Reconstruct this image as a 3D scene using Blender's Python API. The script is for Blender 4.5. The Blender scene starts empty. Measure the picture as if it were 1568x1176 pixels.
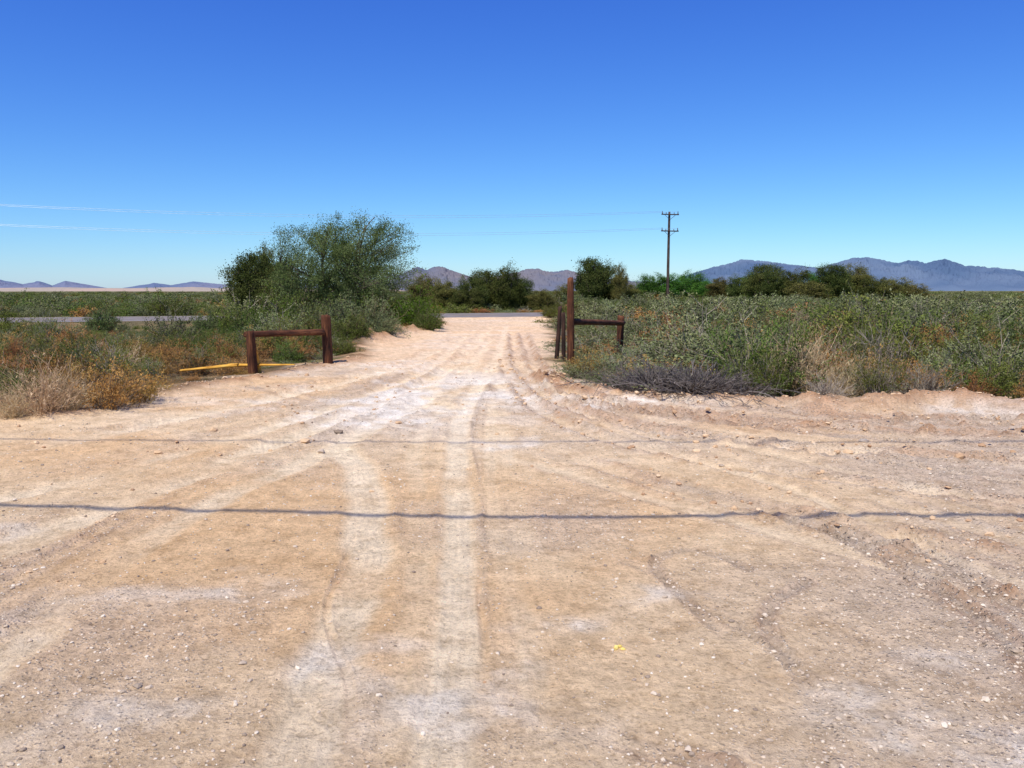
import bpy, math, numpy as np
from mathutils import Vector, Matrix
R=math.radians
rng=np.random.default_rng(7)
scene=bpy.context.scene
scene.view_settings.view_transform='Standard'
scene.view_settings.look='None'
scene.view_settings.exposure=0
F=1255.0; CH=1.6; PITCH=math.atan((588-445)/F)
# ---------------- survey helper: bearing/depression measured in the field -> ground position
def G(u,v,z=0.0):
    x=(u-784)/F; y=(588-v)/F
    dy=math.cos(PITCH)+y*math.sin(PITCH); dz=-math.sin(PITCH)+y*math.cos(PITCH)
    t=(CH-z)/(-dz)
    return (x*t,dy*t)
# ---------------- numpy noise
def _h(ix,iy,s):
    n=(ix.astype(np.int64)*374761393+iy.astype(np.int64)*668265263+s*974634777)&0xffffffff
    n=((n^(n>>13))*1274126177)&0xffffffff
    n=(n^(n>>16))&0xffffffff
    return n/4294967295.0
def vn(x,y,s=0):
    x=np.asarray(x,float);y=np.asarray(y,float)
    ix=np.floor(x);iy=np.floor(y);fx=x-ix;fy=y-iy
    fx=fx*fx*(3-2*fx);fy=fy*fy*(3-2*fy)
    a=_h(ix,iy,s);b=_h(ix+1,iy,s);c=_h(ix,iy+1,s);d=_h(ix+1,iy+1,s)
    return (a*(1-fx)+b*fx)*(1-fy)+(c*(1-fx)+d*fx)*fy
def fbm(x,y,s=0,o=4,g=0.5):
    t=0;a=1;n=0
    for i in range(o):
        t=t+a*vn(x*2**i+i*17.3,y*2**i-i*9.1,s+i);n+=a;a*=g
    return t/n
def sst(a,b,x):
    t=np.clip((x-a)/(b-a),0,1);return t*t*(3-2*t)
# ---------------- mesh helpers
def build_mesh(name,V,Fc,mats,midx=None,rnd=None,smooth=False,cols=None):
    me=bpy.data.meshes.new(name)
    V=np.ascontiguousarray(V,dtype=np.float32);Fc=np.ascontiguousarray(Fc,dtype=np.int32)
    nf,k=Fc.shape
    me.vertices.add(len(V));me.vertices.foreach_set('co',V.ravel())
    me.loops.add(nf*k);me.loops.foreach_set('vertex_index',Fc.ravel())
    me.polygons.add(nf);me.polygons.foreach_set('loop_start',np.arange(nf,dtype=np.int32)*k)
    if midx is not None: me.polygons.foreach_set('material_index',np.ascontiguousarray(midx,dtype=np.int32))
    me.update(calc_edges=True)
    me.polygons.foreach_set('use_smooth',np.full(nf,smooth,dtype=bool))
    for m in mats: me.materials.append(m)
    if rnd is not None:
        a=me.attributes.new('rnd','FLOAT','FACE');a.data.foreach_set('value',np.ascontiguousarray(rnd,dtype=np.float32))
    if cols is not None:
        for n,c in cols.items():
            if c.ndim==2:
                a=me.attributes.new(n,'FLOAT_COLOR','POINT')
                cc=np.ones((len(c),4),dtype=np.float32);cc[:,:3]=c;a.data.foreach_set('color',cc.ravel())
            else:
                a=me.attributes.new(n,'FLOAT','POINT');a.data.foreach_set('value',c.astype(np.float32))
    return me
def add_obj(name,me,loc=(0,0,0),rot=(0,0,0),sc=(1,1,1),parent=None):
    o=bpy.data.objects.new(name,me);scene.collection.objects.link(o)
    o.location=loc;o.rotation_euler=rot;o.scale=sc
    if parent: o.parent=parent
    return o
def empty(name,loc=(0,0,0)):
    o=bpy.data.objects.new(name,None);scene.collection.objects.link(o);o.location=loc;return o
def tubes(P,Rr,n=3):
    S,K,_=P.shape
    T=np.gradient(P,axis=1);T/=np.linalg.norm(T,axis=2,keepdims=True)+1e-9
    ref=np.where(np.abs(T[...,2:3])>0.9,np.array([1.,0,0]),np.array([0,0,1.]))
    U=np.cross(T,ref);U/=np.linalg.norm(U,axis=2,keepdims=True)+1e-9
    W=np.cross(T,U)
    a=np.arange(n)*2*np.pi/n
    V=P[:,:,None,:]+Rr[:,:,None,None]*(np.cos(a)[None,None,:,None]*U[:,:,None,:]+np.sin(a)[None,None,:,None]*W[:,:,None,:])
    idx=np.arange(S*K*n).reshape(S,K,n)
    A=idx[:,:-1,:];B=np.roll(A,-1,axis=2);D=idx[:,1:,:];C=np.roll(D,-1,axis=2)
    return V.reshape(-1,3),np.stack([A,B,C,D],-1).reshape(-1,4)
def unit(v): return v/(np.linalg.norm(v,axis=-1,keepdims=True)+1e-9)
def leafq(C,L,asp,rg,up=0.0,dirs=None,dw=0.0):
    n=len(C)
    a=rg.normal(size=(n,3));a[:,2]+=up
    a=unit(a)
    if dirs is not None: a=unit(a+dirs*dw)
    b=unit(np.cross(a,rg.normal(size=(n,3))))
    l=(L*rg.uniform(0.6,1.3,n))[:,None]
    V=np.stack([C-a*l*.5,C+b*l*asp*.5,C+a*l*.5,C-b*l*asp*.5],1).reshape(-1,3)
    return V,np.arange(n*4).reshape(n,4)
def merge(parts):
    Vs=[];Fs=[];M=[];Rn=[];o=0
    for V,Fc,m,r in parts:
        Vs.append(V);Fs.append(Fc+o);o+=len(V);M.append(np.full(len(Fc),m));Rn.append(r if r is not None else np.full(len(Fc),.5))
    return np.concatenate(Vs),np.concatenate(Fs),np.concatenate(M),np.concatenate(Rn)
# ---------------- material helpers
def newmat(name):
    m=bpy.data.materials.new(name);m.use_nodes=True
    nt=m.node_tree;nt.nodes.clear();return m,nt
def nd(nt,t,**k):
    n=nt.nodes.new(t)
    for a,b in k.items(): setattr(n,a,b)
    return n
def setin(n,**k):
    for a,b in k.items(): n.inputs[a.replace('_',' ')].default_value=b
def ramp(nt,stops,fac=None):
    r=nd(nt,'ShaderNodeValToRGB');e=r.color_ramp.elements
    while len(e)<len(stops): e.new(0.5)
    for i,(p,c) in enumerate(stops): e[i].position=p;e[i].color=(*c,1)
    if fac is not None: nt.links.new(fac,r.inputs[0])
    return r
def leafmat(name,cs,transl=0.25,hv=0.03,vv=0.3):
    m,nt=newmat(name);L=nt.links
    at=nd(nt,'ShaderNodeAttribute',attribute_name='rnd')
    rp=ramp(nt,[(i/(len(cs)-1),c) for i,c in enumerate(cs)],at.outputs['Fac'])
    oi=nd(nt,'ShaderNodeObjectInfo')
    hs=nd(nt,'ShaderNodeHueSaturation')
    m1=nd(nt,'ShaderNodeMapRange');setin(m1,To_Min=0.5-hv,To_Max=0.5+hv);L.new(oi.outputs['Random'],m1.inputs[0])
    mm=nd(nt,'ShaderNodeMath',operation='MULTIPLY');mm.inputs[1].default_value=7.31;L.new(oi.outputs['Random'],mm.inputs[0])
    fr=nd(nt,'ShaderNodeMath',operation='FRACT');L.new(mm.outputs[0],fr.inputs[0])
    m2=nd(nt,'ShaderNodeMapRange');setin(m2,To_Min=1-vv,To_Max=1+vv);L.new(fr.outputs[0],m2.inputs[0])
    L.new(m1.outputs[0],hs.inputs['Hue']);L.new(m2.outputs[0],hs.inputs['Value']);L.new(rp.outputs[0],hs.inputs['Color'])
    d=nd(nt,'ShaderNodeBsdfDiffuse');L.new(hs.outputs[0],d.inputs[0]);last=d
    if transl>0:
        t=nd(nt,'ShaderNodeBsdfTranslucent');x=nd(nt,'ShaderNodeMixShader');x.inputs[0].default_value=transl
        L.new(hs.outputs[0],t.inputs[0]);L.new(d.outputs[0],x.inputs[1]);L.new(t.outputs[0],x.inputs[2]);last=x
    o=nd(nt,'ShaderNodeOutputMaterial');L.new(last.outputs[0],o.inputs[0]);return m
def woodmat(name,cs,scale=(14,14,1.6)):
    m,nt=newmat(name);L=nt.links
    tc=nd(nt,'ShaderNodeTexCoord');mp=nd(nt,'ShaderNodeMapping');mp.inputs['Scale'].default_value=scale
    L.new(tc.outputs['Object'],mp.inputs[0])
    n=nd(nt,'ShaderNodeTexNoise');setin(n,Scale=1.6,Detail=8.0,Roughness=0.65);L.new(mp.outputs[0],n.inputs['Vector'])
    n2=nd(nt,'ShaderNodeTexNoise');setin(n2,Scale=2.5,Detail=3.0);L.new(tc.outputs['Object'],n2.inputs['Vector'])
    ad=nd(nt,'ShaderNodeMath',operation='MULTIPLY_ADD');ad.inputs[1].default_value=0.5;L.new(n2.outputs['Fac'],ad.inputs[0]);L.new(n.outputs['Fac'],ad.inputs[2])
    sb=nd(nt,'ShaderNodeMath',operation='SUBTRACT');sb.inputs[1].default_value=0.25;L.new(ad.outputs[0],sb.inputs[0])
    rp=ramp(nt,[(0.3+0.4*i/(len(cs)-1),c) for i,c in enumerate(cs)],sb.outputs[0])
    b=nd(nt,'ShaderNodeBsdfPrincipled');setin(b,Roughness=0.85);b.inputs['Specular IOR Level'].default_value=0.15
    L.new(rp.outputs[0],b.inputs['Base Color'])
    bp=nd(nt,'ShaderNodeBump');setin(bp,Strength=0.8,Distance=0.02);L.new(n.outputs['Fac'],bp.inputs['Height']);L.new(bp.outputs[0],b.inputs['Normal'])
    o=nd(nt,'ShaderNodeOutputMaterial');L.new(b.outputs[0],o.inputs[0]);return m
def plain(name,c,rough=0.8,metal=0,nscale=3,var=0.25):
    m,nt=newmat(name);L=nt.links
    tc=nd(nt,'ShaderNodeTexCoord');n=nd(nt,'ShaderNodeTexNoise');setin(n,Scale=float(nscale),Detail=6.0);L.new(tc.outputs['Object'],n.inputs['Vector'])
    rp=ramp(nt,[(0.3,tuple(x*(1-var) for x in c)),(0.7,tuple(x*(1+var) for x in c))],n.outputs['Fac'])
    b=nd(nt,'ShaderNodeBsdfPrincipled');setin(b,Roughness=rough,Metallic=metal)
    L.new(rp.outputs[0],b.inputs['Base Color']);o=nd(nt,'ShaderNodeOutputMaterial');L.new(b.outputs[0],o.inputs[0]);return m
# ---------------- layout of the clearing
ROADP=np.array([0.,52.5]);ROADD=unit(np.array([26.,9.5]));ROADN=np.array([-ROADD[1],ROADD[0]])
def road_d(x,y): return (x-ROADP[0])*ROADN[0]+(y-ROADP[1])*ROADN[1]
clr=[(-60,-40),(-60,8.5),(-22,10.3),G(0,632),G(150,628),G(250,600),G(380,578),G(450,566),G(545,548),G(556,523),G(640,507),G(672,494),(-4.6,52),(3.0,52),
     G(832,492),G(845,512),G(838,545),G(868,580),G(960,600),G(1100,607),G(1280,618),G(1400,610),G(1568,618),(16,11.2),(60,9),(60,-40)]
clr=np.array(clr,float)
def sdf(x,y,poly=clr):
    d=np.full(x.shape,1e9);ins=np.zeros(x.shape,bool);n=len(poly)
    for i in range(n):
        a=poly[i];b=poly[(i+1)%n];e=b-a
        wx=x-a[0];wy=y-a[1];t=np.clip((wx*e[0]+wy*e[1])/(e@e),0,1)
        d=np.minimum(d,(wx-e[0]*t)**2+(wy-e[1]*t)**2)
        c=((a[1]>y)!=(b[1]>y))&(x<(b[0]-a[0])*(y-a[1])/(b[1]-a[1]+1e-12)+a[0])
        ins^=c
    d=np.sqrt(d);return np.where(ins,-d,d)
def cat(pts,n=12):
    p=np.array(pts,float);p=np.vstack([2*p[0]-p[1],p,2*p[-1]-p[-2]]);o=[]
    for i in range(1,len(p)-2):
        for t in np.linspace(0,1,n,endpoint=False):
            o.append(0.5*((2*p[i])+(-p[i-1]+p[i+1])*t+(2*p[i-1]-5*p[i]+4*p[i+1]-p[i+2])*t*t+(-p[i-1]+3*p[i]-3*p[i+1]+p[i+2])*t**3))
    o.append(p[-2]);return np.array(o)
def linedist(x,y,pl,reach):
    out=np.full(x.shape,9.0);sg=np.ones(x.shape)
    m=(x>pl[:,0].min()-reach)&(x<pl[:,0].max()+reach)&(y>pl[:,1].min()-reach)&(y<pl[:,1].max()+reach)
    ix=np.nonzero(m)[0]
    X=x[ix];Y=y[ix];best=np.full(X.shape,81.0);s=np.ones(X.shape)
    for i in range(len(pl)-1):
        a=pl[i];e=pl[i+1]-a
        k=np.nonzero((X>min(a[0],pl[i+1][0])-reach)&(X<max(a[0],pl[i+1][0])+reach)&(Y>min(a[1],pl[i+1][1])-reach)&(Y<max(a[1],pl[i+1][1])+reach))[0]
        if len(k)==0: continue
        wx=X[k]-a[0];wy=Y[k]-a[1];t=np.clip((wx*e[0]+wy*e[1])/(e@e+1e-9),0,1)
        dx=wx-e[0]*t;dy=wy-e[1]*t;d=dx*dx+dy*dy
        u=d<best[k];kk=k[u];best[kk]=d[u];s[kk]=np.sign(e[0]*dy[u]-e[1]*dx[u])
    out[ix]=np.sqrt(best);sg[ix]=s
    return out,sg
P=lambda *a:[G(u,v) for u,v in a]
tr=[]
def T(pts,hw,dp,li,ro=0.,brk=.35): tr.append((cat(pts),hw,dp,li,ro,brk))
T(P((690,1400),(690,1176),(700,950),(706,800),(700,700),(722,610),(762,545),(775,500)),.12,.009,.9,0,.2)
T(P((400,1400),(470,1100),(530,930),(568,800),(545,720),(520,690)),.15,.011,.9,0,.22)
T(P((610,1400),(620,1100),(640,900),(640,760),(632,690),(680,620),(735,550),(752,500)),.09,.006,.4,0,.4)
T(P((-500,1000),(-150,900),(60,820),(250,745),(420,680),(580,615),(690,560),(740,510)),.18,.024,.9,.15)
T(P((-600,860),(-200,800),(0,765),(200,715),(380,665),(540,612),(660,560),(712,515)),.15,.020,.8,.1)
T(P((-300,1200),(0,1000),(180,860),(330,770),(480,700),(600,640),(700,580),(745,530)),.15,.016,.8,0,.35)
T(P((-600,740),(0,690),(200,655),(380,618),(520,585),(620,556),(700,520)),.22,.028,.9,.15)
T(P((700,640),(640,600),(700,560),(745,520)),.25,.02,.8)
T(P((2200,700),(1568,668),(1300,655),(1100,640),(950,618),(860,590),(815,550),(800,510)),.15,.055,-.2,1.,.1)
T(P((2200,760),(1568,705),(1300,690),(1080,668),(920,640),(830,600),(795,550),(785,510)),.15,.05,.1,.9,.1)
T(P((2200,860),(1568,770),(1300,735),(1060,700),(880,655),(800,600),(775,550)),.14,.036,.2,.7,.3)
T(P((2300,1000),(1568,860),(1280,800),(1000,740),(840,680),(770,610),(760,560)),.13,.018,.2,.5,.4)
T(P((2200,680),(1568,640),(1350,640),(1150,625),(1000,610),(900,592)),.12,.05,-.6,1.,.1)
T(P((1568,650),(1400,648),(1200,640),(1000,622),(860,600)),.07,.05,-.6,1.,.2)
T(P((1568,685),(1350,672),(1180,655),(1000,634),(880,612)),.07,.04,-.6,1.,.25)
T(P((1568,730),(1400,712),(1200,684),(1040,655)),.06,.028,-.6,.9,.3)
T(P((1700,1150),(1480,930),(1300,830),(1180,790)),.06,.018,-.6,.7,.3)
T(P((1720,1010),(1560,930),(1420,850),(1240,810)),.07,.022,-.6,.7,.3)
T(P((1350,1400),(1260,1100),(1190,1000),(1080,930),(1010,880),(960,860)),.04,.009,-.4,.4,.42)
T(P((1100,1176),(960,1130),(800,1060)),.06,.012,-.4,.5)
T(P((1200,1010),(1170,960),(1185,920),(1240,890)),.035,.008,-.4,.35)
T(P((1120,980),(1050,920),(1000,860),(1060,840),(1150,870)),.03,.007,-.4,.35,.4)
T(P((742,1000),(738,880),(746,770),(725,660),(745,600),(790,555)),.022,.006,-.25,.3,.45)
T(P((530,1300),(535,1050),(500,930),(540,830),(560,800)),.02,.005,-.2,.3,.5)
rt=np.random.default_rng(3)
for i in range(24):
    f=rt.uniform(0,1);o=rt.normal(0,40)
    if f<.5: pts=P((-500,900+o*5),(0,760+o*2.5),(300,680+o),(560,605+o*.4),(720,540+o*.1))
    elif f<.88: pts=P((2300,900+o*5),(1568,760+o*2.5),(1200,690+o),(920,625+o*.4),(800,550+o*.1))
    else: pts=P((600+o*9,1350),(650+o*5,950),(690+o*2,700),(750+o*.4,540))
    T(pts,rt.uniform(.05,.12),rt.uniform(.006,.014)*(.5 if f>=.88 else 1),rt.uniform(-.5 if f<.88 else 0,.7),rt.uniform(0,.5)*(.3 if f>=.88 else 1),.45)
berms=[(cat(P((835,575),(870,592),(960,605),(1100,612),(1280,622),(1340,628))),.22,.10),
       (cat(P((1260,628),(1350,622),(1420,614),(1568,624),(1750,640),(2000,650))),.35,.18),
       (cat(P((-200,640),(0,632),(150,628),(250,600),(380,580),(450,568),(545,548),(556,523),(640,507))),.3,.06),
       (cat(P((555,525),(590,515),(640,507),(672,496))),.6,.22)]
def base_h(x,y,s):
    h=0.04*(fbm(x*.35,y*.35,5,3)-.5)
    veg=sst(0.1,1.6,s)
    h=h-veg*0.14+veg*(fbm(x*.8,y*.8,9,3)-.5)*.22
    rd=np.abs(road_d(x,y)); k=sst(9,4.5,rd)
    return h*(1-k)+k*0.08
def ground(x,y,detail=True):
    x=np.asarray(x,float);y=np.asarray(y,float)
    s=sdf(x,y)+(fbm(x*1.3,y*1.3,31,4)-.5)*1.3
    h=base_h(x,y,s)
    red=np.zeros(x.shape);
    for pl,w,hh in berms:
        d,_=linedist(x,y,pl,2.0);d=d+(fbm(x*1.7,y*1.7,47,3)-.5)*.5;k=np.exp(-(d/w)**2)*(0.1+1.7*fbm(x*2.6,y*2.6,44,4)**1.3);h=h+k*hh;red=np.maximum(red,k)
    if not detail: return h
    li=np.zeros(x.shape);ro=np.zeros(x.shape)
    near=(np.hypot(x,y)<60)
    ix=np.nonzero(near)[0];X=x[ix];Y=y[ix];H=np.zeros(X.shape);LI=np.zeros(X.shape);RO=np.zeros(X.shape)
    wob=(fbm(X*1.1,Y*1.1,71,3)-.5)*.2
    for j,(pl,hw,dp,l,r,bk) in enumerate(tr):
        d,sg=linedist(X,Y,pl,hw*3+.2);sd=d*sg+wob*min(1,hw*6)
        q=np.abs(sd)/hw
        inn=sst(1.3,.5,q)
        brk=sst(bk-.15,bk+.25,fbm(X*.9+j*7,Y*.9,80+j,3))
        H+=brk*(-dp*inn*(1+.15*np.sin(sd*2*np.pi/.045))+dp*.7*np.exp(-((q-1.35)/.25)**2)*(.2+1.3*vn(X*14,Y*14,90+j)))
        LI=LI+brk*l*inn*(1-.5*np.clip(LI,0,1));RO=np.maximum(RO,brk*r*np.exp(-((q-1.1)/.6)**2))
    h[ix]+=H;li[ix]=LI;ro[ix]=RO
    dirt=sst(.6,-.4,s)
    r_=np.hypot(x,y)
    fine=sst(40,10,r_)
    rgt=sst(-.5,4.,x-.25*(y-3)+ (fbm(x*.3,y*.3,15,3)-.5)*5)
    gr=np.clip(sst(.35,.75,fbm(x*.55,y*.55,21,4))*.6+rgt*.55-li*.9+ro,0,1.2)
    h+=fine*((fbm(x*9,y*9,12,3)-.5)*.013*(.4+gr)+(fbm(x*30,y*30,13,2)-.5)*.014*(.3+gr)+(fbm(x*2.4,y*2.4,14,3)-.5)*(.012+.02*sst(6.5,9,r_)*rgt))
    lump=sst(.58,.80,fbm(x*5,y*5,17,3))*(.12+ro+red+rgt*.45);h+=fine*lump*.032*dirt
    return h,s,li,ro,gr,red,dirt,rgt,lump
# ---------------- ground mesh (finer close to where people stand)
rs=[0.25,.6,1.0,1.3,1.6,1.8,2.0]
while rs[-1]<9500:
    r=rs[-1]; cap=.013*r if r<60 else .05*r
    rs.append(r+min(.0011*r*r+.001,cap))
rs=np.array(rs)
front=np.linspace(-R(42),R(42),800);back=np.linspace(R(42),R(318),110)[1:-1]
th=np.concatenate([front,back])
RR,TH=np.meshgrid(rs,th,indexing='ij')
gx=(RR*np.sin(TH)).ravel();gy=(RR*np.cos(TH)).ravel()
h,s,li,ro,gr,red,dirt,rgt,lump=ground(gx,gy)
nr,na=RR.shape
idx=np.arange(nr*na).reshape(nr,na)
A=idx[:-1,:];B=idx[1:,:];Fq=np.stack([A,B,np.roll(B,-1,1),np.roll(A,-1,1)],-1)
Fq=Fq.reshape(-1,4)[:, ::-1]
c_tan=np.array([.84,.605,.355]);c_lt=np.array([.95,.78,.53]);c_gr=np.array([.64,.50,.365]);c_wh=np.array([.95,.85,.70])
c_red=np.array([.50,.275,.145]);c_soil=np.array([.14,.10,.055]);c_far=np.array([.16,.155,.075]);c_org=np.array([.80,.52,.27])
def mx(a,b,t): return a*(1-t[:,None])+b*t[:,None]
r_=np.hypot(gx,gy)
C=np.tile(c_tan,(len(gx),1))
C=mx(C,c_org,.85*sst(.40,.66,fbm(gx*.5,gy*.5,51,4)))
C=mx(C,c_gr,np.clip(.85*gr,0,.85))
C=mx(C,c_lt,np.clip(li,0,1)*.8)
C=C*(1-.32*np.clip(-li,0,1))[:,None]
wm=sst(.55,.71,fbm(gx*.45+3,gy*.6,61,5,.6))*(.25+.75*sst(.4,.6,fbm(gx*5,gy*5,62,3)))
wm2=np.exp(-((gx+1.2)/3.0)**2-((gy-13)/3.2)**2)*sst(.45,.62,fbm(gx*1.1,gy*1.1,63,4))
C=mx(C,c_wh,np.clip(wm*.6+wm2*.95,0,.95)*(1-.5*np.clip(ro,0,1)))
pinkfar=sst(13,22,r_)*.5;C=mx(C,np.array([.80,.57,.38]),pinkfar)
C=mx(C,c_red,np.clip(red*.9+lump*.42+ro*.6*sst(.35,.65,fbm(gx*2,gy*2,66,3)),0,.92))
sp=fbm(gx*16,gy*16,67,3);C=C*(.78+.42*sp)[:,None]
V=mx(np.tile(c_soil,(len(gx),1)),np.array([.34,.21,.10]),sst(.45,.7,fbm(gx*1.5,gy*1.5,68,4)))
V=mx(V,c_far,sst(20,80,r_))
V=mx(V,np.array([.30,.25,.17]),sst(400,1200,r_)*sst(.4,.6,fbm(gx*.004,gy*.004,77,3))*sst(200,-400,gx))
C=mx(V,C,dirt)
gz=h-sst(4.2,3.4,np.abs(road_d(gx,gy)))*.06
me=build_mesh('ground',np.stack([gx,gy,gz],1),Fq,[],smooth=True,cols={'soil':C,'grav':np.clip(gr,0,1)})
gm,nt=newmat('desert_dirt');L=nt.links
at=nd(nt,'ShaderNodeAttribute',attribute_name='soil');ag=nd(nt,'ShaderNodeAttribute',attribute_name='grav')
geo=nd(nt,'ShaderNodeNewGeometry')
n1=nd(nt,'ShaderNodeTexNoise');setin(n1,Scale=34.0,Detail=6.0,Roughness=.8);L.new(geo.outputs['Position'],n1.inputs['Vector'])
n3=nd(nt,'ShaderNodeTexNoise');setin(n3,Scale=3.5,Detail=7.0,Roughness=.72);L.new(geo.outputs['Position'],n3.inputs['Vector'])
vo=nd(nt,'ShaderNodeTexVoronoi');setin(vo,Scale=52.0);L.new(geo.outputs['Position'],vo.inputs['Vector'])
vc=nd(nt,'ShaderNodeSeparateColor');L.new(vo.outputs['Color'],vc.inputs[0])
st=nd(nt,'ShaderNodeMath',operation='GREATER_THAN');st.inputs[1].default_value=.45;L.new(vc.outputs[0],st.inputs[0])
rd=nd(nt,'ShaderNodeMapRange');setin(rd,From_Min=.0,From_Max=.45,To_Min=1.0,To_Max=0.0);L.new(vo.outputs['Distance'],rd.inputs[0])
sm=nd(nt,'ShaderNodeMath',operation='MULTIPLY');L.new(st.outputs[0],sm.inputs[0]);L.new(rd.outputs[0],sm.inputs[1])
agm=nd(nt,'ShaderNodeMath',operation='MULTIPLY_ADD');agm.inputs[1].default_value=.8;agm.inputs[2].default_value=.25;L.new(ag.outputs['Fac'],agm.inputs[0])
sg=nd(nt,'ShaderNodeMath',operation='MULTIPLY');L.new(sm.outputs[0],sg.inputs[0]);L.new(agm.outputs[0],sg.inputs[1])
r1=ramp(nt,[(.25,(.44,.39,.34)),(.5,(1,1,1)),(.75,(1.2,1.2,1.2))],n1.outputs['Fac'])
r3=ramp(nt,[(.3,(.76,.71,.65)),(.5,(1,1,1)),(.7,(1.1,1.11,1.12))],n3.outputs['Fac'])
m1=nd(nt,'ShaderNodeMix',data_type='RGBA',blend_type='MULTIPLY');m1.inputs[0].default_value=1;L.new(at.outputs['Color'],m1.inputs[6]);L.new(r1.outputs[0],m1.inputs[7])
m2=nd(nt,'ShaderNodeMix',data_type='RGBA',blend_type='MULTIPLY');m2.inputs[0].default_value=1;L.new(m1.outputs[2],m2.inputs[6]);L.new(r3.outputs[0],m2.inputs[7])
rs2=ramp(nt,[(0,(.30,.225,.165)),(.5,(.62,.49,.36)),(1,(.86,.76,.62))],vc.outputs[1])
gt=nd(nt,'ShaderNodeMath',operation='GREATER_THAN');gt.inputs[1].default_value=.24;L.new(sg.outputs[0],gt.inputs[0])
gk=nd(nt,'ShaderNodeMath',operation='MULTIPLY');gk.inputs[1].default_value=.65;L.new(gt.outputs[0],gk.inputs[0])
m3=nd(nt,'ShaderNodeMix',data_type='RGBA');L.new(gk.outputs[0],m3.inputs[0]);L.new(m2.outputs[2],m3.inputs[6]);L.new(rs2.outputs[0],m3.inputs[7])
bs=nd(nt,'ShaderNodeBsdfDiffuse')
L.new(m3.outputs[2],bs.inputs['Color'])
ha=nd(nt,'ShaderNodeMath',operation='MULTIPLY_ADD');ha.inputs[1].default_value=.8;L.new(sg.outputs[0],ha.inputs[0]);L.new(n1.outputs['Fac'],ha.inputs[2])
b1=nd(nt,'ShaderNodeBump');setin(b1,Strength=1.0,Distance=.026);L.new(ha.outputs[0],b1.inputs['Height'])
b2=nd(nt,'ShaderNodeBump');setin(b2,Strength=.5,Distance=.04);L.new(n3.outputs['Fac'],b2.inputs['Height']);L.new(b1.outputs[0],b2.inputs['Normal'])
L.new(b2.outputs[0],bs.inputs['Normal'])
o=nd(nt,'ShaderNodeOutputMaterial');L.new(bs.outputs[0],o.inputs[0])
me.materials.append(gm);add_obj('ground',me)
def gz_at(x,y): return ground(np.atleast_1d(x),np.atleast_1d(y),False)
# ---------------- paved road
def strip(name,off0,off1,z,mat,parent=None,dash=None,l0=-160,l1=260):
    V=[];Fs=[];t=l0
    while t<l1:
        e=t+(dash[0] if dash else 5)
        i=len(V)
        for tt in (t,e):
            for of in (off0,off1):
                p=ROADP+ROADD*tt+ROADN*of;V.append((p[0],p[1],z))
        Fs.append((i,i+2,i+3,i+1));t+= (dash[0]+dash[1]) if dash else 5
    me=build_mesh(name,np.array(V),np.array(Fs)[:,::-1],[mat]);return add_obj(name,me,parent=parent)
asph=plain('weathered_asphalt',(.20,.165,.14),.9,0,1.2,.2)
road=empty('paved_road')
strip('asphalt',-3.9,3.9,.075,asph,road)
wp=plain('road_paint_white',(.6,.6,.58),.7);yp=plain('road_paint_yellow',(.6,.42,.06),.7)
strip('edge_line_near',-3.55,-3.43,.079,wp,road);strip('edge_line_far',3.43,3.55,.079,wp,road)
strip('centre_line',-.06,.06,.079,yp,road,dash=(3,9))
# ---------------- mountains
def mount(name,prof,Rad,depth,cols,seed,rough=.25):
    pu=np.array([p[0] for p in prof],float);pv=np.array([p[1] for p in prof],float)
    ang=np.arctan((pu-784)/F)
    n=1200;a=np.linspace(ang[0],ang[-1],n);k=70
    rr=np.linspace(Rad,Rad+depth,k)
    AA,RR=np.meshgrid(a,rr,indexing='ij')
    hp=np.interp(AA,ang,np.maximum(445-pv,0))/F*(Rad+depth*.5)*.97
    q=(RR-Rad)/depth
    sh=np.sin(np.pi*np.clip(q,0,1))
    X=RR*np.sin(AA);Y=RR*np.cos(AA)
    sc=1/(depth*.13)
    rid=1-np.abs(2*fbm(X*sc,Y*sc,seed,6,.6)-1)
    rid=(rid-.55)/.45
    crest=sst(.55,1,sh)
    Z=hp*sh**.8*(1+(rough*(1.7-crest))*(rid-.7))+ -4*(1-sh)
    env=sst(0,.04,(AA-a[0])/(a[-1]-a[0]))*sst(1,.96,(AA-a[0])/(a[-1]-a[0]));Z=Z*env-3*(1-env)
    idx=np.arange(n*k).reshape(n,k);A=idx[:-1,:-1];B=idx[1:,:-1];C2=idx[1:,1:];D=idx[:-1,1:]
    Fq=np.stack([A,B,C2,D],-1).reshape(-1,4)[:,::-1]
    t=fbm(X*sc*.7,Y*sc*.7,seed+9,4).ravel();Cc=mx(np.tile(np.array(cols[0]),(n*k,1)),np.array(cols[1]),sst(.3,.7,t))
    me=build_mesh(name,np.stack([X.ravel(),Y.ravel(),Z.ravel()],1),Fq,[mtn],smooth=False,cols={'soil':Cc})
    return add_obj(name,me)
mtn,nt=newmat('hazy_rock');at=nd(nt,'ShaderNodeAttribute',attribute_name='soil');b=nd(nt,'ShaderNodeBsdfDiffuse');nt.links.new(at.outputs['Color'],b.inputs[0]);o=nd(nt,'ShaderNodeOutputMaterial');nt.links.new(b.outputs[0],o.inputs[0])
haze_blue=[(.08,.125,.20),(.125,.17,.24)]  # bluish distance haze is painted into the rock colours of the mountain ranges
mount('mountain_range',[(1000,440),(1040,425),(1090,410),(1130,400),(1160,402),(1200,407),(1250,413),(1300,400),(1320,399),(1340,402),(1370,408),(1385,401),(1410,408),(1440,402),(1470,412),(1520,414),(1568,421),(1640,430),(1800,425),(2000,435),(2300,440)],5200,1800,haze_blue,101,.25)
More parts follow.
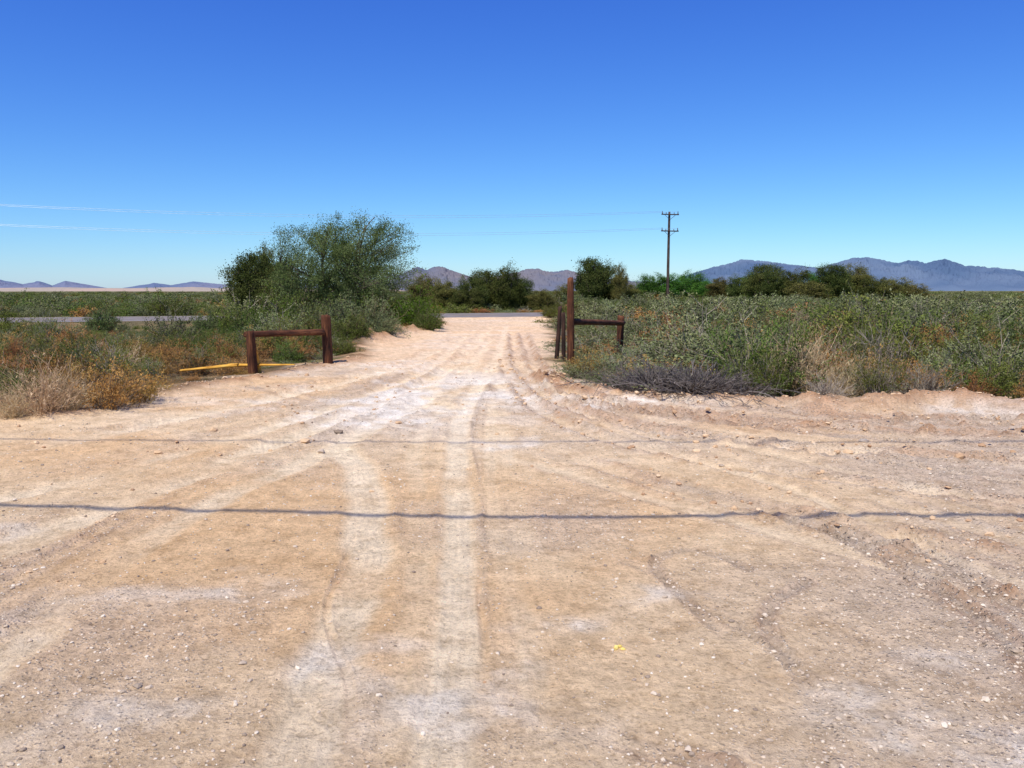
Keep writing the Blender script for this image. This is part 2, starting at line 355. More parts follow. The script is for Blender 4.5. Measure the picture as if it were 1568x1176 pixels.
mount('mountain_range',[(520,440),(560,430),(600,428),(640,409),(655,414),(672,407),(690,414),(720,424),(760,424),(790,417),(805,413),(825,412),(850,416),(870,414),(900,424),(960,430),(1060,438)],4200,1400,[(.115,.135,.185),(.18,.165,.175)],131,.32)
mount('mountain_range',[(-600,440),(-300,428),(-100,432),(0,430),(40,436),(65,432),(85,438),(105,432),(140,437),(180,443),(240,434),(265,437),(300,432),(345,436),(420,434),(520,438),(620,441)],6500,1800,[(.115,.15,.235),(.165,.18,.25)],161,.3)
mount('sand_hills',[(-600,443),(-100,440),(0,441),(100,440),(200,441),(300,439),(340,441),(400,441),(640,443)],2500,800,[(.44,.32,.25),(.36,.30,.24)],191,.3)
# ---------------- plants
twigm=leafmat('twig_bark',[(.12,.085,.055),(.26,.19,.12)],0,.01,.2)
deadm=leafmat('dead_twig',[(.20,.165,.125),(.42,.35,.27)],0,.01,.25)
pilem=leafmat('grey_dead_wood',[(.07,.058,.05),(.23,.195,.17)],0,.01,.1)
strawm=leafmat('dry_straw',[(.40,.27,.14),(.68,.52,.31)],0,.015,.15)
orangem=leafmat('dry_orange_brush',[(.24,.115,.032),(.50,.28,.09)],0,.02,.3)
greym=leafmat('saltbush_leaf',[(.085,.10,.036),(.165,.185,.075),(.265,.275,.135)],0,.02,.3)
greenm=leafmat('creosote_leaf',[(.055,.08,.014),(.13,.165,.034),(.215,.24,.062)],.2,.03,.35)
palom=leafmat('palo_verde_leaf',[(.055,.105,.010),(.135,.215,.025)],.2,.01,.1)
mesqm=leafmat('mesquite_leaf',[(.055,.085,.024),(.13,.175,.055),(.215,.245,.10)],.25,.01,.1)
darkm=leafmat('tamarisk_leaf',[(.035,.055,.015),(.09,.11,.028),(.16,.165,.05)],.2,.02,.2)
olivem=leafmat('olive_leaf',[(.08,.08,.022),(.15,.14,.04),(.24,.20,.07)],.2,.02,.15)
brightm=leafmat('bright_tree_leaf',[(.035,.09,.015),(.075,.17,.028),(.12,.24,.04)],.2,.01,.15)
def shrub(name,seed,h,w,nst,nlf,ls,asp,lm,tm,tr_=.005,sub=4,maxt=78,up=.3,spread=.03,t0=.35):
    rg=np.random.default_rng(seed)
    az=rg.uniform(0,2*np.pi,nst);tl=R(maxt)*rg.uniform(0,1,nst)**.6
    lob=1+.22*np.sin(az*2+rg.uniform(0,6))+.15*np.sin(az*5+rg.uniform(0,6))
    Ln=1/np.sqrt((np.sin(tl)/(w*.5*lob))**2+(np.cos(tl)/h)**2)*rg.uniform(.55,1.12,nst)
    d=np.stack([np.sin(tl)*np.cos(az),np.sin(tl)*np.sin(az),np.cos(tl)],1)
    K=6;t=np.linspace(0,1,K)
    base=np.concatenate([rg.normal(0,w*.06,(nst,2)),np.full((nst,1),-.05)],1)
    Pp=base[:,None]+d[:,None]*Ln[:,None,None]*t[None,:,None]
    wk=np.cumsum(rg.normal(0,.035,(nst,K,3)),1)*h;wk[:,0]=0;Pp=Pp+wk
    Pp[:,:,2]+= (Ln[:,None]*.12*(np.sin(t*np.pi))[None])*np.sin(tl)[:,None]
    Pp[:,:,2]=np.maximum(Pp[:,:,2],-.05)
    r0=tr_*rg.uniform(.7,1.4,nst)
    parts=[];v,f=tubes(Pp,r0[:,None]*(1-.75*t)[None],3);parts.append((v,f,1,np.repeat(rg.uniform(0,1,nst),(K-1)*3)))
    if sub:
        ns=nst*sub;ii=np.repeat(np.arange(nst),sub);tt=rg.uniform(.25,.95,ns)*(K-1);i0=np.minimum(tt.astype(int),K-2);fr=(tt-i0)[:,None]
        st=Pp[ii,i0]*(1-fr)+Pp[ii,i0+1]*fr
        sd=unit(d[ii]+rg.normal(0,.55,(ns,3))+np.array([0,0,.25]));sl=Ln[ii]*rg.uniform(.15,.4,ns)
        K2=3;t2=np.linspace(0,1,K2);P2=st[:,None]+sd[:,None]*sl[:,None,None]*t2[None,:,None]+np.cumsum(rg.normal(0,.012,(ns,K2,3)),1)*h
        v,f=tubes(P2,(r0[ii]*.5)[:,None]*(1-.7*t2)[None],3);parts.append((v,f,1,np.repeat(rg.uniform(0,1,ns),(K2-1)*3)))
    if nlf:
        if sub:
            ii=rg.integers(0,ns,nlf);q=rg.uniform(0,1,nlf)**.7*(K2-1);i0=np.minimum(q.astype(int),K2-2);fr=(q-i0)[:,None];C=P2[ii,i0]*(1-fr)+P2[ii,i0+1]*fr;dr=sd[ii];cl=rg.uniform(0,1,ns)[ii]
        else:
            ii=rg.integers(0,nst,nlf);q=(t0+(1-t0)*rg.uniform(0,1,nlf))*(K-1);i0=np.minimum(q.astype(int),K-2);fr=(q-i0)[:,None];C=Pp[ii,i0]*(1-fr)+Pp[ii,i0+1]*fr;dr=d[ii];cl=rg.uniform(0,1,nst)[ii]
        C=C+rg.normal(0,spread,(nlf,3));C[:,2]=np.maximum(C[:,2],0.0)
        v,f=leafq(C,ls,asp,rg,up,dr,.7);parts.append((v,f,0,np.clip(.55*cl+.45*rg.uniform(0,1,nlf),0,1)))
    v,f,m,r=merge(parts)
    return build_mesh(name,v,f,[lm,tm],m,r)
SH={}
SH['grey']=[shrub('saltbush_mesh',10+i,.95,1.5,60,4800,.042,.42,greym,deadm,.006,3) for i in range(4)]
SH['green']=[shrub('creosote_mesh',20+i,1.0,1.4,50,4800,.042,.38,greenm,twigm,.006,3,maxt=65) for i in range(4)]
SH['orange']=[shrub('dry_brush_mesh',30+i,.8,1.2,90,3600,.045,.25,orangem,twigm,.004,2,60,.8) for i in range(3)]
SH['straw']=[shrub('straw_brush_mesh',40+i,1.0,1.2,150,1000,.07,.14,strawm,strawm,.005,4,60,.8) for i in range(3)]
SH['dead']=[shrub('dead_brush_mesh',50+i,.8,1.3,90,0,.05,.2,deadm,deadm,.008,6,80) for i in range(2)]
SH['grass']=[shrub('grass_tuft_mesh',60+i,.5,.7,200,400,.08,.08,greenm,strawm,.003,0,48,.9,t0=.2) for i in range(2)]
SH['mix']=[shrub('arrowweed_mesh',70+i,1.1,1.1,80,3600,.055,.18,greenm,deadm,.006,2,42,.9) for i in range(3)]
def far(name,seed,lm,h=1.,w=1.8,tm=None,ls=.06,n=3600):
    return shrub(name,seed,h,w,40,n,ls,.6,lm,tm or twigm,.010,4,80,.2,.06)
FA={'grey':[far('far_saltbush_mesh',80+i,greym,tm=deadm) for i in range(3)],'green':[far('far_creosote_mesh',90+i,greenm) for i in range(3)],'orange':[far('far_dry_mesh',95+i,orangem,.7,1.3,deadm) for i in range(2)],
    'dead':[shrub('far_dead_mesh',98,.8,1.4,60,0,.1,.2,deadm,deadm,.012,6,80)]}
scrub=empty('desert_scrub')
cnt=0
def place_field(r0,r1,sp,near):
    global cnt
    W=r1*math.sin(R(48));n=int(2*W/sp);m=int(r1/sp)
    X,Y=np.meshgrid(np.arange(-n//2,n//2+1)*sp,np.arange(0,m+1)*sp)
    X=X.ravel()+rng.uniform(-.5,.5,X.size)*sp;Y=Y.ravel()+rng.uniform(-.5,.5,Y.size)*sp
    r=np.hypot(X,Y);a=np.abs(np.arctan2(X,Y))
    s=sdf(X,Y)
    k=(r>r0)&(r<=r1)&(a<R(48))&(s>(.25 if near else .8))&(np.abs(road_d(X,Y))>(5.2))
    k&=rng.uniform(0,1,X.size)<np.where(near,.95,.85)
    patch=(X>-7.4)&(X<-4.1)&(Y>12.0)&(Y<16.1)         # low growth where the broken board lies
    X,Y,s,r,patch=X[k],Y[k],s[k],r[k],patch[k]
    Z=gz_at(X,Y)
    zn=fbm(X*.28,Y*.22,300,3);zo=fbm(X*.5,Y*.5,301,3);zc=fbm(X*.05,Y*.05,302,3);zh=fbm(X*.33,Y*.33,303,2)
    zn=(zn-np.mean(zn))/(np.std(zn)+1e-6)
    den=(X*ROADN[0]+Y*ROADN[1])/r;rroad=np.where(den>.05,(ROADP@ROADN-4)/np.maximum(den,.05),1e6)
    for i in range(len(X)):
        x,y=X[i],Y[i];u=rng.uniform();g=zn[i]
        if near:
            left=x<-2
            if left and r[i]<25:
                w=dict(orange=.42,grass=.08,straw=.05,mix=.17,green=.24,grey=.04)
            elif left: w=dict(green=.46,grey=.20,orange=.22,mix=.12)
            else:
                if g<-.4: w=dict(grey=.66,dead=.10,orange=.12,green=.12)
                elif g<0: w=dict(dead=.30,orange=.34,straw=.06,grey=.22,mix=.08)
                elif g<.55: w=dict(orange=.58,mix=.14,grass=.05,dead=.08,green=.15)
                else: w=dict(green=.46,mix=.26,grey=.10,orange=.14,dead=.04)
            if patch[i]: w=dict(grass=.4,orange=.6)
            ks=list(w);p=np.array([w[q] for q in ks]);kd=ks[int(rng.choice(len(ks),p=p/p.sum()))]
            lst=SH[kd];me=lst[int(rng.integers(len(lst)))]
            sc=rng.uniform(.5,1.0)*(.35+1.25*sst(.3,.7,zh[i]))*min(1,.45+s[i]*.4)
            if left and r[i]<27: sc*=.88
            if kd in('grey','green'): sc*=1.1
            if kd=='orange' and not left: sc*=.95
            if r[i]>24 and not left: sc*=.85
            if patch[i]: sc=min(sc,.16)
        else:
            kd='grey' if g<-.2 else ('dead' if (g<.1 and u<.7) else ('orange' if g<.5 else 'green'))
            if u>.72: kd='grey'
            if x<-2 and r[i]<150: kd='green' if u<.42 else ('grey' if u<.84 else 'orange')
            lst=FA[kd];me=lst[int(rng.integers(len(lst)))]
            sc=rng.uniform(.5,1.25)*(.5+.9*zc[i])*(sp/1.7 if r[i]<95 else 1)
            if rng.uniform()<.06 and kd in('grey','green'): sc*=1.5
            sc=min(sc,1.7)
        if x<-7 and r[i]<rroad[i]:
            cap=1.38*(1-r[i]/rroad[i])
            if rng.uniform()<.90: sc=min(sc,max(cap,.2))
            if rroad[i]-r[i]<8 and rng.uniform()<.4: continue
        sx=sc*rng.uniform(.9,1.3)*(1.1 if r[i]<90 else (2.0 if r[i]<300 else 5))
        if sc<.5 and near: sx=max(sx,.55)
        if abs(x+.9)<4.6 and y<75: sc*=.5
        add_obj('scrub_%05d'%cnt,me,(x,y,Z[i]-.02),(0,0,rng.uniform(0,6.28)),(sx,sx*rng.uniform(.85,1.1),sc),scrub);cnt+=1
place_field(9,36,.74,True)
place_field(36,92,1.6,False)
place_field(92,300,4.6,False)
place_field(300,900,18,False)
# individual plants
def plant(name,me,u,v,hpx,wfac=1.0,hm=1.0):
    x,y=G(u,v);z=float(gz_at(x,y)[0]);sc=hpx/F*y/hm
    return add_obj(name,me,(x,y,z-.03),(0,0,rng.uniform(0,6.28)),(sc*wfac,sc*wfac,sc))
plant('straw_bush',SH['straw'][0],72,636,92,1.2)
plant('straw_bush',SH['straw'][1],20,640,62,1.0)
plant('straw_bush',SH['straw'][2],110,632,70,1.0)
plant('dry_brush',SH['orange'][0],165,628,76,1.3,.8)
plant('dry_brush',SH['orange'][1],205,618,64,1.3,.8)
plant('straw_bush',SH['straw'][2],1222,600,118,.9)
plant('straw_bush',SH['straw'][0],1290,606,85,1.0)
plant('arrowweed_bush',SH['mix'][0],1140,598,100,1.1,1.1)
plant('arrowweed_bush',SH['mix'][1],1345,612,88,1.1,1.1)
plant('arrowweed_bush',SH['mix'][2],1175,605,80,1.1,1.1)
plant('saltbush',SH['grey'][0],1540,590,120,1.2)
plant('saltbush',SH['grey'][1],1440,585,80,1.2)
plant('saltbush',SH['grey'][2],1000,560,70,1.2)
plant('saltbush',SH['grey'][3],935,575,58,1.1)
for u,v,hp,k_ in [(1060,565,62,2),(1100,580,58,0),(1400,600,60,1),(1490,606,50,2),(1250,590,64,0),(900,575,44,1),(1330,590,70,2),(1180,580,60,1)]:
    plant('dry_brush',SH['orange'][k_],u,v,hp,1.3,.8)
plant('dead_bush',SH['dead'][0],1265,618,45,1.3,.8)
plant('dead_bush',SH['dead'][1],1420,606,60,1.3,.8)
pile=shrub('dead_brush_pile_mesh',777,.42,2.0,190,0,.05,.2,pilem,pilem,.011,6,88)
for n_,(u,v,hp,wf) in enumerate([(1000,600,44,1.0),(1060,606,50,1.0),(1110,606,34,1.1)]):
    plant('dead_brush_pile',pile,u,v,hp,wf,.42)
BG=[shrub('large_bush_mesh',400+i,1.0,1.5,90,11000,.04,.5,lm,twigm,.008,6,80,.3,.035) for i,lm in enumerate([palom,greym,greenm,mesqm])]
for n,i,u,v,hp,wf in [('green_bush',0,640,505,62,1.0),('green_bush',0,603,500,64,.9),('saltbush',1,560,516,66,1.1),('saltbush',1,520,512,60,1.0),('green_bush',2,655,508,36,1.1),('dry_brush',1,585,518,30,1.2),
    ('green_bush',2,455,506,66,1.0),('green_bush',0,400,506,58,1.1),('green_bush',2,345,508,54,1.0),('creosote_bush',2,480,500,60,1.),('saltbush',1,425,520,45,1.1),('creosote_bush',3,310,512,40,1.2),
    ('green_bush',0,430,512,58,1.1),('green_bush',2,380,516,48,1.1),('creosote_bush',2,540,525,45,1.1),('creosote_bush',3,480,530,40,1.2),('green_bush',0,340,522,36,1.2),
    ('creosote_bush',2,440,545,38,1.2),('green_bush',2,330,545,34,1.3),('creosote_bush',3,400,540,36,1.3),('creosote_bush',2,525,540,30,1.3),
    ('creosote_bush',2,870,490,35,1.),('saltbush',1,905,492,36,1.2),('green_bush',2,845,488,22,1.2),('creosote_bush',3,160,503,40,1.3)]:
    plant(n,BG[i],u,v,hp,wf)
# ---------------- trees
def bez(p0,p1,K,lift,rg,jit):
    L=np.linalg.norm(p1-p0,axis=-1,keepdims=True)
    c=p0*.5+p1*.5+np.concatenate([np.zeros_like(L),np.zeros_like(L),L*lift],-1)+rg.normal(0,1,p0.shape)*L*jit
    t=np.linspace(0,1,K)[None,:,None]
    return p0[:,None]*(1-t)**2+2*c[:,None]*t*(1-t)+p1[:,None]*t*t
def tree(name,seed,h,w,lm,bm,ntr=4,nl=26,ntip=340,leaves=30000,ls=.08,asp=.4,trunk=.12,cr=.22,base=.08,zc=.5,low=1.0,wexp=1.3):
    rg=np.random.default_rng(seed)
    ph=rg.uniform(0,6.28,6)
    def env(n,p):
        d=unit(rg.normal(size=(n*2,3)));d[:,2]=np.where(d[:,2]<0,d[:,2]*low,d[:,2])
        az=np.arctan2(d[:,1],d[:,0])
        lob=.86+.11*np.sin(az*2+ph[0])+.09*np.sin(az*3+d[:,2]*3+ph[1])+.08*np.sin(az*5+d[:,2]*6+ph[2])+.07*np.sin(d[:,2]*8+ph[3])
        r=rg.uniform(0,1,n*2)**p*lob
        q=d*r[:,None]*np.array([w/2,w/2,h*(1-zc)]);q[:,2]=np.where(d[:,2]<0,q[:,2]*zc/(1-zc),q[:,2])+h*zc
        q=q[q[:,2]>base*h];return q[:n]
    K=8
    a=np.arange(ntr)*2*np.pi/ntr+rg.uniform(-.4,.4,ntr)
    p0=np.stack([.1*np.cos(a),.1*np.sin(a),np.full(ntr,-.15)],1)*np.array([1,1,1]);p1=np.stack([w*.17*np.cos(a),w*.17*np.sin(a),h*rg.uniform(.4,.6,ntr)],1)
    TR=bez(p0,p1,K,.05,rg,.10);t=np.linspace(0,1,K)
    parts=[];v,f=tubes(TR,np.full((ntr,1),trunk)*(1-.6*t)[None],8);parts.append((v,f,1,np.full(len(f),.4)))
    lt=env(nl,.7);nl=len(lt)
    def attach(tg,nodes,bias):
        D=np.linalg.norm(tg[:,None]-nodes[None],axis=2)+bias*np.maximum(nodes[None,:,2]-tg[:,None,2]+.15*h,0)
        return np.argmin(D,1)
    nodes=TR[:,2:].reshape(-1,3);LB=bez(nodes[attach(lt,nodes,2.)],lt,K,.06,rg,.10)
    v,f=tubes(LB,np.full((nl,1),trunk*.42)*(1-.7*t)[None],5);parts.append((v,f,1,np.full(len(f),.5)))
    tp=env(ntip,.42);ntip=len(tp)
    nodes=LB[:,2:].reshape(-1,3);K2=5;TP=bez(nodes[attach(tp,nodes,1.)],tp,K2,.05,rg,.12);t2=np.linspace(0,1,K2)
    v,f=tubes(TP,np.full((ntip,1),trunk*.12)*(1-.7*t2)[None],3);parts.append((v,f,1,np.repeat(rg.uniform(0,1,ntip),(K2-1)*3)))
    wt=rg.uniform(.15,1.,ntip)**wexp;ii=rg.choice(ntip,leaves,p=wt/wt.sum());q=(.35+.65*rg.uniform(0,1,leaves)**.7)*(K2-1);i0=np.minimum(q.astype(int),K2-2);fr=(q-i0)[:,None]
    C=TP[ii,i0]*(1-fr)+TP[ii,i0+1]*fr+rg.normal(0,cr,(leaves,3))*np.array([1,1,.7])*rg.uniform(.4,1.2,(ntip,1))[ii]
    kk=C[:,2]>h*base*.5;C=C[kk];ii=ii[kk]
    v,f=leafq(C,ls,asp,rg,-.1);cl=rg.uniform(0,1,ntip)[ii];parts.append((v,f,0,np.clip(.6*cl+.4*rg.uniform(0,1,len(C)),0,1)))
    v,f,m,r=merge(parts);return build_mesh(name,v,f,[lm,bm],m,r)
barkm=woodmat('tree_bark',[(.05,.035,.025),(.16,.12,.09)])
def put(name,me,u,d,z=0,rot=None,sc=(1,1,1)):
    x=(u-784)/F*d
    return add_obj(name,me,(x,d,z),(0,0,rng.uniform(0,6.28) if rot is None else rot),sc)
def hgt(v,d): return (445-v)/F*d+CH
put('mesquite_tree',tree('mesquite_tree_mesh',503,hgt(312,36),7.1,mesqm,barkm,4,32,520,120000,.08,.31,.12,.23,.12,.48,wexp=1.1),530,36,rot=.6)
dk=[tree('tamarisk_tree_mesh',510+i,4.6,4.4,lm,barkm,4,22,230,36000,.12,.5,.11,.28,.0,.38,wexp=.9) for i,lm in enumerate([darkm,olivem,darkm,brightm])]
def bt(name,i,u,vt,wpx,d,rot):
    return put(name,dk[i],u,d,0,rot,(wpx/F*d/4.6*1.2,wpx/F*d/4.6*1.2,hgt(vt,d)/4.6))
bt('tamarisk_tree',0,385,371,78,50,0.3);bt('tamarisk_tree',0,432,385,70,47,2.);bt('tamarisk_tree',1,412,366,46,52,4.)
for a in [('mesquite_shrub_tree',1,650,416,60,70,1.),('mesquite_shrub_tree',1,682,424,50,66,2.5),('tamarisk_tree',2,724,414,50,64,.4),('tamarisk_tree',0,750,404,60,68,3.3),('tamarisk_tree',2,778,400,50,66,5.),
          ('tamarisk_tree',0,792,418,50,70,1.4),('creosote_bush',1,828,440,46,66,.2),('creosote_bush',2,715,440,50,62,.7),('tamarisk_tree',0,905,384,60,90,2.2),('tamarisk_tree',2,925,396,56,92,.9),('tamarisk_tree',1,948,399,26,88,.9),('creosote_bush',1,866,432,40,80,4.),
          ('green_tree',3,995,416,52,150,.1),('green_tree',3,1030,417,60,150,1.9),('green_tree',3,1060,412,46,155,3.),('tamarisk_tree',1,1100,422,46,140,.6),('green_tree',3,1085,426,40,150,.6),('tamarisk_tree',2,1128,418,36,130,3.3),
          ('tamarisk_tree',0,1165,396,56,125,1.),('tamarisk_tree',2,1182,410,40,120,2.6),('green_tree',3,1148,416,40,135,4.4),('tamarisk_tree',2,1215,407,56,120,5.5),('green_tree',3,1245,412,56,125,.3),('tamarisk_tree',0,1275,396,54,120,3.9),('tamarisk_tree',1,1305,400,56,122,1.5),
          ('tamarisk_tree',2,1335,420,50,118,2.),('tamarisk_tree',1,1368,422,60,115,4.6),('tamarisk_tree',1,1235,428,70,112,4.),('mesquite_shrub_tree',1,1400,432,40,112,4.6),('tamarisk_tree',1,960,430,40,90,2.),('creosote_bush',1,1700,425,90,110,2.),('creosote_bush',2,-120,420,90,80,2.)]:
    bt(*a)
# ---------------- posts and rails
redw=woodmat('treated_wood',[(.025,.012,.008),(.095,.036,.018),(.21,.085,.036)])
paleW=woodmat('split_wood',[(.36,.15,.02),(.72,.38,.06),(.85,.52,.12)])
darkW=woodmat('dark_wood',[(.015,.01,.008),(.045,.025,.018),(.09,.045,.028)])
def logmesh(name,L,r0,r1,mat,seed,slant=.0,flat=1.0):
    rg=np.random.default_rng(seed);n=20;K=22;V=[]
    t=np.linspace(0,1,K);a=np.arange(n)*2*np.pi/n
    for k in range(K):
        rad=(r0+(r1-r0)*t[k])*(1+.07*(vn(np.cos(a)*1.6+5,np.sin(a)*1.6+t[k]*5,seed)-.5)*2+.06*np.sin(a*3+seed))
        if k in(0,K-1): rad=rad*.93
        z=np.full(n,L*t[k]);
        if k>=K-2: z=z+slant*np.cos(a)*rad+(rg.uniform(-.012,.012,n))
        bow=.012*math.sin(t[k]*math.pi)
        V.append(np.stack([rad*np.cos(a)+bow,rad*np.sin(a)*flat,z],1))
    for e,(z,rr) in enumerate([(0,r0),(L,r1)]):
        V.append(np.stack([rr*.35*np.cos(a),rr*.35*np.sin(a)*flat,np.full(n,z-(.004 if e else -.004))],1))
    V=np.concatenate(V);idx=np.arange((K)*n).reshape(K,n);A=idx[:-1];B=np.roll(A,-1,1);D=idx[1:];C=np.roll(D,-1,1)
    Fs=[tuple(q) for q in np.stack([A,B,C,D],-1).reshape(-1,4)]
    i0=K*n
    for j in range(n):
        k=(j+1)%n;Fs.append((j,i0+j,i0+k,k));Fs.append(((K-1)*n+j,(K-1)*n+k,i0+n+k,i0+n+j))
    Fs.append(tuple(range(i0,i0+n))[::-1]);Fs.append(tuple(range(i0+n,i0+2*n)))
    me=bpy.data.meshes.new(name);me.from_pydata([tuple(v) for v in V],[],Fs);me.materials.append(mat)
    for p in me.polygons: p.use_smooth=len(p.vertices)==4
    me.update();return me
def log(name,p0,p1,r0,r1,mat,seed,parent,slant=0,flat=1.):
    p0=Vector(p0);p1=Vector(p1);d=p1-p0
    o=add_obj(name,logmesh(name,d.length,r0,r1,mat,seed,slant,flat),p0-Vector(parent.location),parent=parent)
    o.rotation_euler=d.to_track_quat('Z','Y').to_euler();return o
def gp(u,v):
    x,y=G(u,v);return x,y,float(gz_at(x,y)[0])
a=gp(388,572);b=gp(503,560)
lf=empty('wooden_rail_fence',(a[0],a[1],0))
log('post_1',(a[0],a[1],a[2]-.3),(a[0]-.03,a[1],a[2]+.82),.095,.08,redw,1,lf,.2)
log('post_2',(b[0],b[1],b[2]-.3),(b[0]-.04,b[1],b[2]+1.0),.105,.10,redw,2,lf,.3)
log('rail',(a[0]-.13,a[1]-.02,a[2]+.76),(b[0]-.06,b[1]-.13,b[2]+.66),.06,.068,redw,3,lf)
log('brace',(a[0]+.05,a[1]+.25,a[2]-.1),(a[0]+.02,a[1]+.05,a[2]+.5),.05,.04,paleW,4,lf)
c=gp(874,566)
rg_=empty('wooden_gate_post',(c[0],c[1],0))
log('tall_post',(c[0],c[1],c[2]-.3),(c[0]-.02,c[1],c[2]+1.83),.078,.066,redw,5,rg_,.8)
d=gp(950,548)
log('rail',(c[0]+.02,c[1]+.10,c[2]+.98),(d[0]+.04,d[1]-.12,d[2]+.95),.06,.06,redw,6,rg_)
log('end_post',(d[0],d[1],d[2]-.3),(d[0],d[1]+.02,d[2]+1.12),.085,.08,redw,7,rg_,.2)
e=gp(855,548);e2=gp(862,552)
le=empty('leaning_fence_post',(e[0],e[1],0))
log('post',(e[0]-.06,e[1],e[2]-.2),(e[0]+.03,e[1]-.1,e[2]+1.25),.055,.045,darkW,8,le,.5)
log('stub',(e2[0]+.02,e2[1],e2[2]-.2),(e2[0],e2[1],e2[2]+1.1),.05,.045,darkW,18,le,.5)
p=gp(276,573);q=gp(452,571)
bb=empty('broken_board',(p[0],p[1],0))
log('plank',(p[0],p[1],p[2]+.16),((p[0]+q[0])/2,(p[1]+q[1])/2,(p[2]+q[2])/2+.20),.024,.044,paleW,9,bb,.2,.8)
log('splinter',((p[0]+q[0])/2-.2,(p[1]+q[1])/2+.02,(p[2]+q[2])/2+.19),(q[0],q[1],q[2]+.14),.044,.015,paleW,10,bb,.2,.8)
# ---------------- utility pole and wires
polW=woodmat('pole_wood',[(.03,.022,.018),(.075,.05,.038),(.12,.09,.07)],(6,6,.5))
ins=plain('insulator',(.12,.10,.09),.3);wirem=plain('wire_aluminium',(.55,.56,.58),.4,.6)
def curvetube(name,pts,rad,mat,parent=None,n=6):
    Pp=np.array(pts,float)[None];v,f=tubes(Pp,np.full(Pp.shape[:2],rad),n)
    return add_obj(name,build_mesh(name,v,f,[mat],smooth=True),parent=parent)
def upole(x,y,rot,Hh,name='utility_pole'):
    up=empty(name,(x,y,0));up.rotation_euler=(0,0,rot)
    def lg(n,p0,p1,r0,r1,m,s,fl=1.):
        p0=Vector(p0);p1=Vector(p1);d=p1-p0
        o=add_obj(n,logmesh(n,d.length,r0,r1,m,s,0,fl),p0,parent=up);o.rotation_euler=d.to_track_quat('Z','Y').to_euler()
    lg('pole',(0,0,-.5),(0,0,Hh),.17,.11,polW,21)
    for k,z in enumerate((Hh-.30,Hh-2.0)):
        lg('crossarm_%d'%k,(-.98,-.2,z),(.98,-.2,z),.06,.06,polW,22+k)
        for s_ in(-1,1):
            lg('brace_%d_%d'%(k,s_),(s_*.6,-.2,z-.05),(s_*.03,-.15,z-.5),.02,.02,polW,30)
            lg('insulator_%d_%d'%(k,s_),(s_*.88,-.2,z+.05),(s_*.88,-.2,z+.33),.06,.035,ins,31)
            lg('spool_%d_%d'%(k,s_),(s_*.45,-.2,z+.05),(s_*.45,-.2,z+.22),.04,.03,ins,32)
    return up
px,py=(1021-784)/F*87,87.
Hp=hgt(327,87)
upole(px,py,.25,Hp)
qx,qy=-70.,66.
upole(qx,qy,.25,Hp+.6)
wires=empty('power_lines')
for k,z in enumerate((Hp,Hp-1.7)):
    for j,o_ in enumerate((-.88,.88)):
        pts=[]
        for t in np.linspace(0,1,40):
            pts.append((px+o_+(qx-px)*t,py-.2+(qy-py)*t+o_*.25,z+(0.6)*t-(1.4+.2*j)*4*t*(1-t)))
        curvetube('wire_%d_%d'%(k,j),pts,.009,wirem,wires)
# ---------------- sun
EL=R(60);AZ=R(205)
sd=Vector((math.sin(AZ)*math.cos(EL),math.cos(AZ)*math.cos(EL),math.sin(EL)))
sun=bpy.data.lights.new('sun','SUN');sun.energy=5.0;sun.angle=R(.53);sun.color=(1,.955,.87)
so=bpy.data.objects.new('sun',sun);scene.collection.objects.link(so);so.rotation_euler=sd.to_track_quat('Z','Y').to_euler();so.location=(0,0,30)
cab=plain('black_cable',(.03,.03,.03),.6)
oc=empty('overhead_cable')
def cable(name,u0v,hgt_,rad,sag):
    xs=np.linspace(-30,30,60);sh=cat([G(u,v) for u,v in u0v],20)
    y=np.interp(xs,sh[:,0],sh[:,1]);z=hgt_+sag*(xs/30)**2
    kx=sd.x/sd.z;ky=sd.y/sd.z
    pts=[(x+kx*zz,yy+ky*zz,zz) for x,yy,zz in zip(xs,y,z)]
    curvetube(name,pts,rad,cab,oc)
cable('telephone_cable',[(-3000,770),(-600,768),(0,775),(300,781),(784,790),(1250,787),(1568,789),(2300,795),(5000,800)],8.0,.030,.5)
cable('drop_wire',[(-3000,655),(-600,664),(0,671),(300,674),(784,677),(1100,676),(1568,677),(2300,677),(5000,677)],8.7,.018,.5)
for s_ in(-1,1):
    upole(s_*30+sd.x/sd.z*7,2.2,1.57,9.4)
# ---------------- loose stones on the dirt
t_=(1+5**.5)/2
ico=unit(np.array([(-1,t_,0),(1,t_,0),(-1,-t_,0),(1,-t_,0),(0,-1,t_),(0,1,t_),(0,-1,-t_),(0,1,-t_),(t_,0,-1),(t_,0,1),(-t_,0,-1),(-t_,0,1)],float))
icf=np.array([(0,11,5),(0,5,1),(0,1,7),(0,7,10),(0,10,11),(1,5,9),(5,11,4),(11,10,2),(10,7,6),(7,1,8),(3,9,4),(3,4,2),(3,2,6),(3,6,8),(3,8,9),(4,9,5),(2,4,11),(6,2,10),(8,6,7),(9,8,1)])
def stones(name,X,Y,S,mat,seed,Z=None):
    rg=np.random.default_rng(seed);n=len(X)
    if Z is None: Z=ground(X,Y)[0]
    sc=np.stack([S*rg.uniform(.7,1.3,n),S*rg.uniform(.7,1.3,n),S*rg.uniform(.45,.8,n)],1)
    v=ico[None]*(1+rg.uniform(-.25,.25,(n,12,1)))*sc[:,None]
    a=rg.uniform(0,6.28,n);c,s_=np.cos(a)[:,None],np.sin(a)[:,None]
    v=np.stack([v[...,0]*c-v[...,1]*s_,v[...,0]*s_+v[...,1]*c,v[...,2]],-1)
    v=v+np.stack([X,Y,Z+S*.22],1)[:,None]
    f=icf[None]+(np.arange(n)*12)[:,None,None]
    return add_obj(name,build_mesh(name,v.reshape(-1,3),f.reshape(-1,3),[mat],rnd=np.repeat(rg.uniform(0,1,n),20)))
